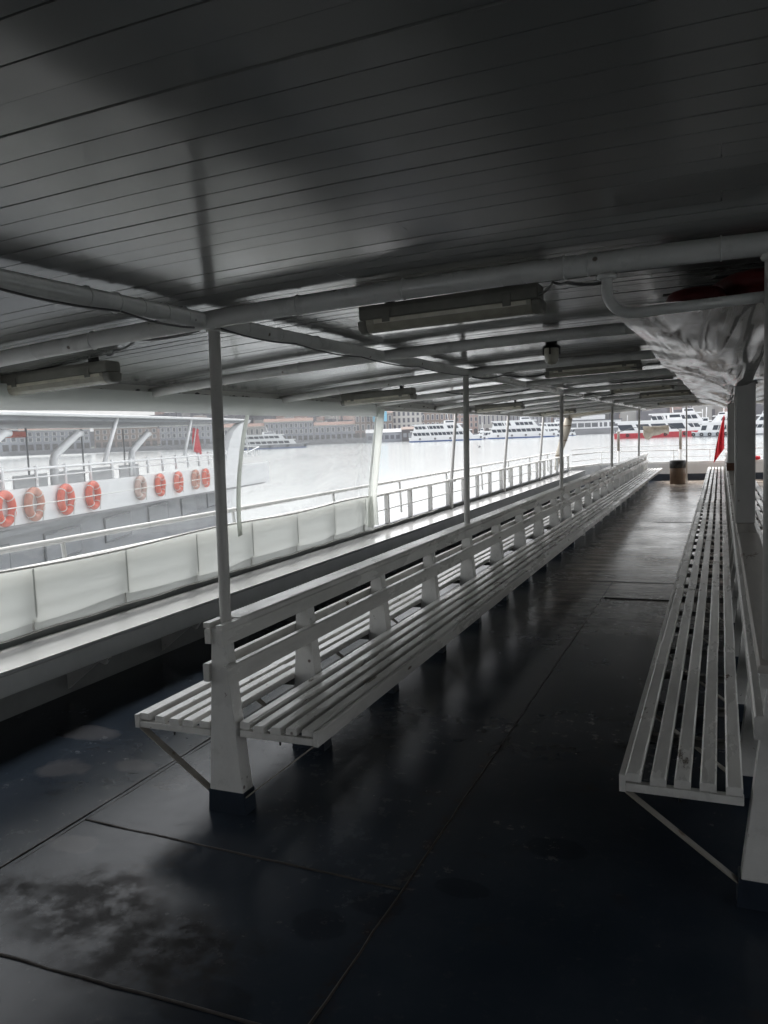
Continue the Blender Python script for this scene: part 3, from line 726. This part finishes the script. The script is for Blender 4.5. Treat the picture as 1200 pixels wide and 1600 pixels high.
# local frame: x along the boat (to its bow), -y towards the viewer
bz = lambda x: .15-.0245*x                       # the bulwark falls a little towards the bow
bt = lambda x: .865-.0127*x
MB().prism([(-14,bz(-14)),(28.4,bz(28.4)),(29.4,bz(29)),(29.4,bt(29)),(-14,bt(-14))], 'y', .0, .10).build('bulwark', BWHITE, nb)
MB().box((-14,.1,-.1), (27,6.4,.03)).build('upper_deck', BGREY, nb)
MB().box((-14,.45,WZ-.2), (20.5,6.0,-.1)).build('lower_house', BGREY, nb)
MB().prism([(-14,WZ-.2),(21,WZ-.2),(22.2,-2.0),(-14,-1.9)], 'y', .2, 6.2).build('hull', mat('hull_grey', (.30,.31,.33), .45, var=.15, vscale=.5), nb)
MB().prism([(-14,bz(-14)-.06),(28,bz(28)-.06),(28,bz(28)-.005),(-14,bz(-14)-.005)], 'y', -.03, .09).build('rubbing_strake', mat('strake_grey', (.22,.22,.23), .6), nb)
for i in range(9):
    xx = -11+3.6*i; fr_ = MB().box((xx,.40,-.95), (xx+1.9,.449,-.35)).build('window', BGREY, nb)
    MB().box((xx-.05,.405,-1.0), (xx+1.95,.44,-.30)).build('window_frame', BDARK, nb)
MB().prism([(19.6,-.32),(22.2,-.38),(22.0,-2.1),(19.0,-2.1)], 'y', .04, .44).build('bow_plate', BWHITE, nb)
# rails
MB().tube([(-14,.05,1.30),(24,.05,1.16)], .035, 8).build('top_rail', BWHITE, nb)
MB().tube([(-14,.05,1.10),(24,.05,.98)], .018, 8).build('lower_rail', BWHITE, nb)
for i in range(26): MB().tube([(-13.5+1.45*i,.05,.8),(-13.5+1.45*i,.05,1.3)], .04, 8).build('rail_post', BWHITE, nb)
# roof on raked poles
MB().prism([(-14,2.18),(24.6,2.66),(24.6,2.74),(-14,2.26)], 'y', -.05, 6.4).build('roof', BWHITE, nb, bevel=.02)
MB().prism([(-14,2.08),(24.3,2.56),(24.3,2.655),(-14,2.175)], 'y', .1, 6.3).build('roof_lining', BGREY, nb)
for xx in (-8.0,-.9,6.4,13.8): MB().tube([(xx,.1,1.2),(xx+1.15,.1,2.36+.0125*xx)], .06, 8).build('raked_pole', BWHITE, nb)
for i in range(8): MB().tube([(-11+3.9*i,3.2,.03),(-11+3.9*i,3.2,2.3)], .03, 8).build('inner_pole', BGREY, nb)
# sweeping bow fin
fl_ = [(24.3,2.70),(22.6,2.45),(21.3,2.12),(20.4,1.65),(19.8,1.10),(19.4,.5)]
fr2 = [(22.1,-.36),(22.0,.3),(22.2,.9),(22.7,1.5),(23.4,2.05),(24.4,2.5),(25.2,2.70)]
MB().prism(fl_+[(19.2,-.30)]+fr2, 'y', -.02, .3).build('bow_fin', BWHITE, nb)
# bent white vent pipes on its deck
for i, xx in enumerate((.6, 4.3, 9.6)):
    MB().tube([(xx,1.6,.03),(xx,1.6,1.35),(xx+.1,1.6,1.5),(xx+1.25,1.5,2.02),(xx+1.5,1.5,2.02)], [.11,.10,.10,.10,.08], 10).build('vent_pipe', BWHITE, nb).location = (0,-1.1,0)
for i in range(10):
    MB().box((-9+2.6*i,2.2,.03), (-7+2.6*i,2.7,.5)).build('deck_bench', BWHITE if i > 4 or i < 3 else BBLUE, nb)
    MB().box((-9+2.6*i,2.701,.5), (-7+2.6*i,2.74,.95)).build('bench_back', BWHITE if i > 4 or i < 3 else BBLUE, nb)
for i in range(6): MB().box((-.5+1.1*i,1.9,1.98), (.4+1.1*i,2.6,2.14)).build('jacket_bundle', ORANGE if i % 2 else BRED, nb, bevel=.03)
MB().tube([(15.6,.3,1.3),(16.3,.3,2.3)], .03, 8).build('flag_staff', BWHITE, nb)
MB().sheet(lambda u, v: (15.9+.85*u-.1*v, .3+.06*math.sin(u*8+v*3), 2.28-.95*v-.12*u), 10, 10).build('flag_cloth', RED, nb, solid=.01)
MB().tube([(23.5,.2,1.0),(27.9,.2,1.35),(28,1,1.4)], .025, 8).build('bow_rail', BWHITE, nb)
for i in range(4): MB().tube([(24.6+1.05*i,.2,.9),(24.6+1.05*i,.2,1.2)], .02, 8).build('bow_rail_post', BWHITE, nb)
MB().tube([(26.2,.4,1.0),(25.7,.4,2.4)], .04, 8).build('bow_pole', BWHITE, nb)
# life rings, each a thing
def make_ring(m_):
    t = thing('life_ring', '', 'life ring')
    MB().torus((0,0,0), (1,0,0), (0,0,1), .285, .085, 32, 12).build('ring', m_, t)
    for a in (45,135,225,315):
        a = R(a); MB().torus((.285*math.cos(a),0,.285*math.sin(a)), (math.cos(a),0,math.sin(a)), (0,1,0), .088, .012, 14, 6).build('white_band', ROPE, t)
    MB().tube([(.30,-.09,-.02),(.2,-.1,-.1),(.12,-.1,-.36)], .012, 6).build('cord', ROPE, t)
    return t
ring_o, ring_p = make_ring(ORANGE), make_ring(PALEORANGE)

rings = [(.73,0,'orange life ring cut by the left picture edge'),(1.97,1,'bleached life ring, second from the left on the neighbouring ferry'),(3.51,0,'bright orange-red life ring left of the pair\'s last one, third from the left'),
 (5.08,0,'orange life ring just left of the gap in the row'),(8.55,2,'almost white bleached life ring just right of the gap in the row'),(10.35,0,'orange-red life ring next to the whitish bleached one'),
 (12.3,0,'orange life ring third to the right of the gap in the row'),(14.42,1,'pale orange life ring beside the near deck post'),(15.83,0,'orange life ring half hidden behind the near deck post')]
ring_w = make_ring(mat('whitish_plastic', (.60,.42,.36), .6, var=.35, vscale=4))
srcs = [ring_o, ring_p, ring_w]; used = [False]*3
for x, k, l_ in rings:
    o = srcs[k] if not used[k] else copy_tree(srcs[k])
    used[k] = True
    p = NA + ND*x - Vector((-ND.y, ND.x, 0))*.10
    o.location = (p.x, p.y, .52-.0125*x); o.rotation_euler = (0, 0, nrot); tag(o, l_, 'life ring', 'life rings on the neighbouring ferry')
lp = [NA + ND*x - Vector((-ND.y, ND.x, 0))*.22 + Vector((0,0,.52-.0125*x)) for x in (-4,.73,1.97,3.51,5.08,8.55,10.35,12.3,14.42,15.83,19)]
tag(MB().tube(lp, .012, 6).build('life_line', ROPE), 'thin white line strung across the row of life rings', 'rope')

# ------------------------------------------------------------------ far shore
def polar(b, d):
    """bearing in degrees clockwise from the stern direction, distance in metres"""
    return Vector((math.sin(R(b))*d, math.cos(R(b))*d, WZ))
G_B = 'boats moored along the far quay'
def ferry(name, label, b, d, L_, hgt, decks, hullc, accent, turn=0, rake=1, wins=9, bowl=True, houses=None, sheer=1.0, dark=None):
    """broadside ferry: local x to the right, -y towards the viewer"""
    t = thing(name, label, 'boat', polar(b, d), -R(b)+R(turn), group=G_B)
    h = L_/2; B = max(2.2, L_*.085)
    fb = hgt*.24
    s = 1 if bowl else -1
    P = lambda pts: [(s*x, z) for x, z in pts]
    MB().prism(P([(-h*.97,-.3),(h*.90,-.3),(h,fb*1.35),(h*.8,fb*1.12),(-h*.2,fb),(-h,fb)]), 'y', -B, B).build('hull', hullc, t)
    MB().prism(P([(-h*.985,-.3),(h*.91,-.3),(h*.935,fb*.28),(-h*.985,fb*.28)]), 'y', -B-.05, B+.05).build('boot_stripe', accent, t)
    z = fb
    dh = (hgt-fb)/(decks+.35)
    x0, x1 = -h*.93, h*.72
    for k in range(decks):
        zt = z+dh*.86
        rk = dh*.7*rake
        MB().prism(P([(x0,z),(x1,z),(x1-rk,zt),(x0+rk*.3,zt)]), 'y', -B*.93, B*.93).build('deck_house', BWHITE, t)
        n_ = wins-k*1; ww = (x1-x0)*.86/n_
        wsrc = None
        for i in range(n_):
            if random.random() < .06: continue
            xa = x0+(x1-x0)*.05+i*ww
            if wsrc is None:
                wsrc = MB().prism(P([(0,z+dh*.24),(ww*.86,z+dh*.24),(ww*.86-dh*.22*rake,z+dh*.70),(-dh*.22*rake,z+dh*.70)]), 'y', -B*.93-.06, -B*.93+.05).build('window', dark or BDARK, t); wsrc.location = (s*xa,0,0)
            else: inst(wsrc, t, (s*xa,0,0))
        MB().prism(P([(x0-.6,zt),(x1-rk*.2,zt),(x1-rk*.4,zt+dh*.14),(x0-.6,zt+dh*.14)]), 'y', -B, B).build('roof', BWHITE, t)
        z = zt+dh*.14; x0 += L_*.03; x1 -= L_*(.13 if k == 0 else .10)
    # wheelhouse and mast
    wl = L_*.16
    MB().prism(P([(x1-wl,z),(x1,z),(x1-wl*.18,z+dh*.5),(x1-wl,z+dh*.5)]), 'y', -B*.6, B*.6).build('wheelhouse', BWHITE, t)
    MB().prism(P([(x1-wl*.85,z+dh*.16),(x1-wl*.12,z+dh*.16),(x1-wl*.2,z+dh*.38),(x1-wl*.85,z+dh*.38)]), 'y', -B*.6-.05, -B*.6+.05).build('window', BDARK, t)
    MB().tube([(s*(x1-wl*.6),0,z+dh*.4),(s*(x1-wl*.7),0,z+dh*1.5)], .12, 6).build('mast', BWHITE, t)
    # railing at the open stern, sloping struts, fenders
    for i in range(4): MB().tube([(s*(-h*.98+i*.9),-B,fb),(s*(-h*.98+i*.9),-B,fb+1.1)], .05, 5).build('rail_post', BWHITE, t)
    MB().prism(P([(x0+L_*.20,fb),(x0+L_*.20+.9,fb),(x0+L_*.12+.9,z),(x0+L_*.12,z)]), 'y', -B-.12, -B-.02).build('raked_strut', BWHITE, t)
    for i in range(5):
        xx = -h*.7+i*L_*.3/1.2*.8
        MB().torus((s*xx,-B-.15,fb*.62), (1,0,0), (0,0,1), .42, .2, 12, 6).build('tyre_fender', BLACK, t)
    return t
ferry('passenger_ferry', 'long white double-decked ferry with blue trim at the far quay, left of the second post', -18.2, 485, 45, 11.8, 2, BWHITE, BBLUE, wins=13)
ferry('passenger_ferry', 'white ferry with slanted windows and dark blue bow, right of the second post', -12.9, 505, 42, 12.4, 2, BWHITE, BBLUE, wins=10)
ferry('passenger_ferry', 'red-hulled white excursion boat with one long dark window band across the harbour', -3.72, 314, 33, 8.0, 1, BRED, BRED, rake=1.2, wins=4)
ferry('passenger_ferry', 'white boat showing its wheelhouse behind the red-hulled boat', -2.2, 345, 30, 10.4, 2, BWHITE, BGREY, wins=9)
ferry('motor_boat', 'small pale grey boat with a black tyre on its side, right of the red-hulled boat', -.55, 290, 12.5, 6.0, 1, mat('pale_grey_hull', (.5,.53,.56), .4), BGREY, wins=5, bowl=False, rake=.6)
ferry('passenger_ferry', 'white two-decked boat half hidden behind the thick grey pillar', 2.9, 300, 20, 7.6, 2, BWHITE, BGREY, wins=9, bowl=False)
ferry('passenger_ferry', 'white boat moored behind the small grey boat', .3, 360, 24, 8.6, 2, BWHITE, BGREY, wins=8, bowl=False)
ferry('passenger_ferry', 'small white ferry behind the others, just left of the floating pier', -10.6, 560, 24, 10.5, 2, BWHITE, BBLUE, wins=7)
ferry('passenger_ferry', 'grey-white ferry moored beside the quay seen through the clear curtain', -31.0, 430, 46, 8.5, 2, BGREY, BBLUE, wins=11)
for a in (('small white motor boat moored under the hillside, left of the thin pole by the bin', -5.6, 430, 15, 6.2, 1, BWHITE, BGREY),
          ('small white boat with grey stripe moored between the red boat and the small grey boat', -1.35, 400, 14, 6.8, 1, BWHITE, BGREY),
          ('tiny white boat moored at the left end of the floating pier', -10.05, 540, 15, 6.5, 1, BWHITE, BBLUE),
          ('tiny pale boat moored between the two white ferries with blue trim', -15.45, 520, 15, 6.5, 1, BWHITE, BBLUE),
          ('small white boat moored to the right of the thick grey pillar', 4.1, 350, 14, 6.0, 1, BWHITE, BRED),
          ('small dark-striped boat moored before the brown building, behind the long white ferry', -18.9, 560, 20, 9.5, 2, BWHITE, BDARK)):
    ferry('motor_boat', *a, wins=6, bowl=a[1] > -5, rake=.8)
# floating pier building
t = thing('floating_pier', 'long low floating pier with dark base and white glazed hall', 'pier building', polar(-8.2, 640), R(8.2))
MB().box((-22,-7,-.3), (22,7,4.3)).build('pontoon', BGREY, t)
MB().box((-21.5,-6.5,4.3), (21.5,6.5,10.2)).build('hall', BWHITE, t)
MB().box((-22.4,-7.3,10.2), (22.4,7.3,11.0)).build('roof', mat('dark_roof', (.10,.11,.12), .6), t)
MB().box((-14,-5,11.0), (10,5,14.6)).build('upper_hall', BWHITE, t); MB().box((-15,-5.6,14.6), (11,5.6,15.2)).build('roof', BGREY, t)
for xa, wd in ((-20,1.8),(-17,6.0),(-10,4.4),(-5,4.4),(.2,4.4),(6,1.8),(9,2.4),(13,6)): MB().box((xa,-6.58,5.4), (xa+wd,-6.45,8.6)).build('window', mat('pier_glass', (.12,.13,.14), .2), t)
# quay and town
struct(MB().add([(-900,0,WZ),(-900,0,1.2),(300,0,1.2),(300,0,WZ),(-900,400,WZ),(-900,400,1.2),(300,400,1.2),(300,400,WZ)],
       [(0,1,2,3),(1,5,6,2),(0,4,5,1),(3,2,6,7),(4,7,6,5)]).build('quay', mat('quay_stone', (.22,.22,.23), .8, var=.2, vscale=.05)))
q_ = bpy.data.objects['quay']; q_.location = polar(-14, 600); q_.location.z = 0; q_.rotation_euler = (0,0,R(14))
STONE = mat('pale_stone', (.40,.385,.365), .8, var=.15, vscale=.1); TERRA = mat('terracotta_render', (.40,.25,.20), .8, var=.15, vscale=.1)
BROWN = mat('brown_render', (.27,.21,.18), .8, var=.15, vscale=.1); CREAMR = mat('cream_render', (.60,.58,.54), .8, var=.1, vscale=.1); GREYR = mat('grey_render', (.30,.31,.34), .8, var=.15, vscale=.1)
PINK = mat('pink_render', (.46,.33,.29), .8, var=.12, vscale=.1); ROOF = mat('roof_tiles', (.22,.13,.10), .8, var=.2, vscale=.3); WGL = mat('town_window_glass', (.10,.10,.12), .3); AWN = mat('dark_shop_front', (.09,.08,.08), .6)
def arch(w_, h_): return [(-w_/2,0),(w_/2,0)] + [(w_/2*math.cos(R(a)), h_-w_/2+w_/2*math.sin(R(a))) for a in range(0,181,30)]
def house(label, b, d, wd, ht, mt, rows, cols, kind='rect', ground='arch', roof=True, name='quay_building', trim=None):
    t = thing(name, label, 'building', polar(b, d), -R(b)); t.location.z = 1.2
    MB().box((-wd/2,0,0), (wd/2,14,ht)).build('wall', mt, t)
    if roof: MB().prism([(-.6,ht),(14.6,ht),(7,ht+2.6)], 'x', -wd/2-.5, wd/2+.5).build('roof', ROOF, t)
    MB().box((-wd/2-.2,-.35,ht-.7), (wd/2+.2,0,ht-.1)).build('cornice', trim or CREAMR, t)
    g0 = 4.6 if ground else 0
    rh = (ht-g0-1)/max(1, rows); cw = wd/cols
    src = None
    for r_ in range(rows):
        for c_ in range(cols):
            lo = (-wd/2+cw*(c_+.5), 0, g0+rh*r_+rh*.2)
            if src is None:
                ww, wh = cw*.42, rh*.62
                prof = arch(ww, wh) if kind == 'arch' else [(-ww/2,0),(ww/2,0),(ww/2,wh),(-ww/2,wh)]
                src = MB().prism(prof, 'y', -.06, .2).build('window', WGL, t); src.location = lo
                p2 = [(x*1.4, z*1.16-.2) for x, z in prof]
                sr_ = MB().prism(p2, 'y', -.05, .2).build('window_surround', trim or CREAMR, src)
            else:
                c = inst(src, t, lo); inst(sr_, c, (0,0,0))
    if ground:
        n_ = max(2, int(wd/4.2)); src2 = None
        for c_ in range(n_):
            lo = (-wd/2+wd/n_*(c_+.5), 0, .1)
            if src2 is None:
                gw = wd/n_*.68
                src2 = MB().prism(arch(gw, 4.0) if ground == 'arch' else [(-gw/2,0),(gw/2,0),(gw/2,3.4),(-gw/2,3.4)], 'y', -.08, .2).build('shop_opening', AWN, t); src2.location = lo
            else: inst(src2, t, lo)
    return t
house('dark brown building carrying the blue billboard at the right edge of the curtain', -23.3, 640, 30, 19, BROWN, 2, 7)
house('white quay building with rows of dark windows and balconies under the roof edge', -21.0, 650, 30, 27, CREAMR, 4, 8, trim=STONE)
house('brown quay building with paired arched white-framed windows', -18.8, 650, 26, 25, BROWN, 3, 7, 'arch')
house('pinkish quay building left of the second post', -16.9, 655, 22, 24, PINK, 4, 6)
house('pale stone building with a tall arcade, just right of the second post', -14.9, 650, 24, 17, STONE, 1, 7, 'arch')
house('long grey stone arcade behind the white ferry with slanted windows', -12.4, 660, 34, 16, GREYR, 1, 11, 'arch')
house('low grey warehouse behind the floating pier', -9.2, 690, 36, 17, GREYR, 2, 9)
house('dark low warehouse seen through the curtain beside its gathered edge', -26.0, 640, 34, 11, GREYR, 1, 8, ground='rect')
house('blue-grey quay building behind the middle of the clear curtain', -29.3, 640, 38, 15, GREYR, 2, 10, ground='rect')
house('pale low quay building right of the neighbouring ferry bow', -32.6, 640, 36, 12, STONE, 1, 9, ground='rect')
house('dark quay building behind the bow fin of the neighbouring ferry', -36.2, 600, 40, 14, GREYR, 2, 10, ground='rect')
house('brown quay building behind the flag of the neighbouring ferry', -40.3, 560, 40, 13, BROWN, 2, 9, ground='rect')
house('grey quay building behind the middle vent pipes of the neighbouring ferry', -44.8, 520, 40, 12, GREYR, 2, 9, ground='rect')
house('dark quay building behind the left part of the neighbouring ferry', -49.6, 480, 44, 12, GREYR, 2, 9, ground='rect')
t = thing('billboard', 'light blue billboard above the low sheds at the right edge of the curtain', 'billboard', polar(-22.85, 628), R(22.85)+R(0)); t.location.z = 1.2
MB().box((-5.5,-.3,12), (5.5,0,21)).build('panel', mat('billboard_blue', (.22,.52,.68), .5, var=.25, vscale=.15), t)
for x in (-4, 4): MB().tube([(x,.2,0),(x,.2,12.5)], .25, 6).build('pole', BGREY, t)
t = thing('waterside_shed', 'grey boat shed at the waterline under the blue billboard', 'shed', polar(-22.6, 588), R(22.6))
MB().box((-13,-4,-.3), (13,4,7.0)).build('wall', GREYR, t); MB().prism([(-4.5,7.0),(4.5,7.0),(0,9.6)], 'x', -13.4, 13.4).build('roof', BGREY, t)
for i in range(6): MB().box((-11.5+4*i,-4.08,2.2), (-8.8+4*i,-3.95,5.0)).build('window', WGL, t)
t = thing('waterside_shed', 'dark brown shed left of the long white ferry', 'shed', polar(-20.75, 585), R(20.75))
MB().box((-6,-4,-.3), (6,4,8.6)).build('wall', AWN, t); MB().prism([(-4.5,8.6),(4.5,8.6),(0,10.6)], 'x', -6.4, 6.4).build('roof', BROWN, t)
for i in range(3): MB().box((-5+3.6*i,-4.08,3), (-2.6+3.6*i,-3.95,6.0)).build('window', BGREY, t)
# hill with a dense town
def hz_(x, y):
    return 1.0 + max(0, min(1, (y-60)/420))*(62+14*noise.noise(Vector((x*.004, y*.003, 1))))
hb = 2
hill = MB().sheet(lambda u, v: (-560+1000*u, 20+700*v, hz_(-560+1000*u, 20+700*v)), 60, 30).build('hillside', mat('hillside_scrub', (.09,.10,.08), .9, var=.3, vscale=.02))
struct(hill); hill.location = polar(-6, 640); hill.location.z = 0; hill.rotation_euler = (0,0,R(6))
tw = MB(); rr = random.Random(5); tw2 = MB(); tw3 = MB()
for i in range(2600):
    x = rr.uniform(-540, 420); y = rr.uniform(60, 520); z = hz_(x, y)
    w_ = rr.uniform(6, 15); h_ = rr.uniform(8, 17); q = rr.choice((tw, tw, tw2, tw3))
    q.box((x-w_/2,y-5,z-6), (x+w_/2,y+5,z+h_))
TOWN = mat('far_town_grey', (.17,.165,.18), .85, var=.3, vscale=.05)
for q, mt, l_ in ((tw, TOWN, 'dense grey houses crowding the far hillside'), (tw2, PINK, 'pinkish houses scattered over the far hillside'), (tw3, STONE, 'pale stone houses scattered over the far hillside')):
    o = q.build('distant_houses', mt); o.location = hill.location; o.rotation_euler = hill.rotation_euler; tag(o, l_, 'houses', kind='stuff')
# gulls
def gull(label, b, d, z, rz, s_=1):
    t = thing('seagull', label, 'bird', polar(b, d) + Vector((0,0,z)), rz); t.scale = (s_,)*3
    mb = MB().tube([(-.26,0,0),(-.18,0,.0),(-.05,0,-.01),(.1,0,.0),(.2,0,.03),(.27,0,.03),(.33,0,.02)], [.01,.05,.075,.065,.04,.035,.006], 10); mb.build('body', mat('gull_grey', (.30,.30,.31), .8), t)
    for s in (-1, 1):
        MB().sheet(lambda u, v: (.08-.16*v-.10*u*u, s*(.04+.55*u), .03+.22*math.sin(u*2.2)*(1 if u < .7 else .95)-.01*v), 8, 2).build('wing', mat('gull_wing', (.22,.22,.23), .8), t, solid=.012)
gull('grey gull flying low over the white water beside the second post', -15.9, 184, 1.0, .6, 1.5)
gull('tiny dark gull over the water, left of the bin', -4.05, 190, 1.0, 1.8, .9)

# ------------------------------------------------------------------ air
hm = bpy.data.materials.new('harbour_haze'); hm.use_nodes = True; n_ = hm.node_tree.nodes
n_.remove(n_['Principled BSDF']); pv = n_.new('ShaderNodeVolumePrincipled'); pv.inputs['Density'].default_value = .00013; pv.inputs['Color'].default_value = (.85,.88,.93,1); pv.inputs['Anisotropy'].default_value = .2
hm.node_tree.links.new(pv.outputs[0], n_['Material Output'].inputs['Volume'])
tag(MB().box((-3200,-3200,WZ-2), (3200,3200,110)).build('haze', hm), 'thin grey haze over the harbour', 'haze', kind='stuff')
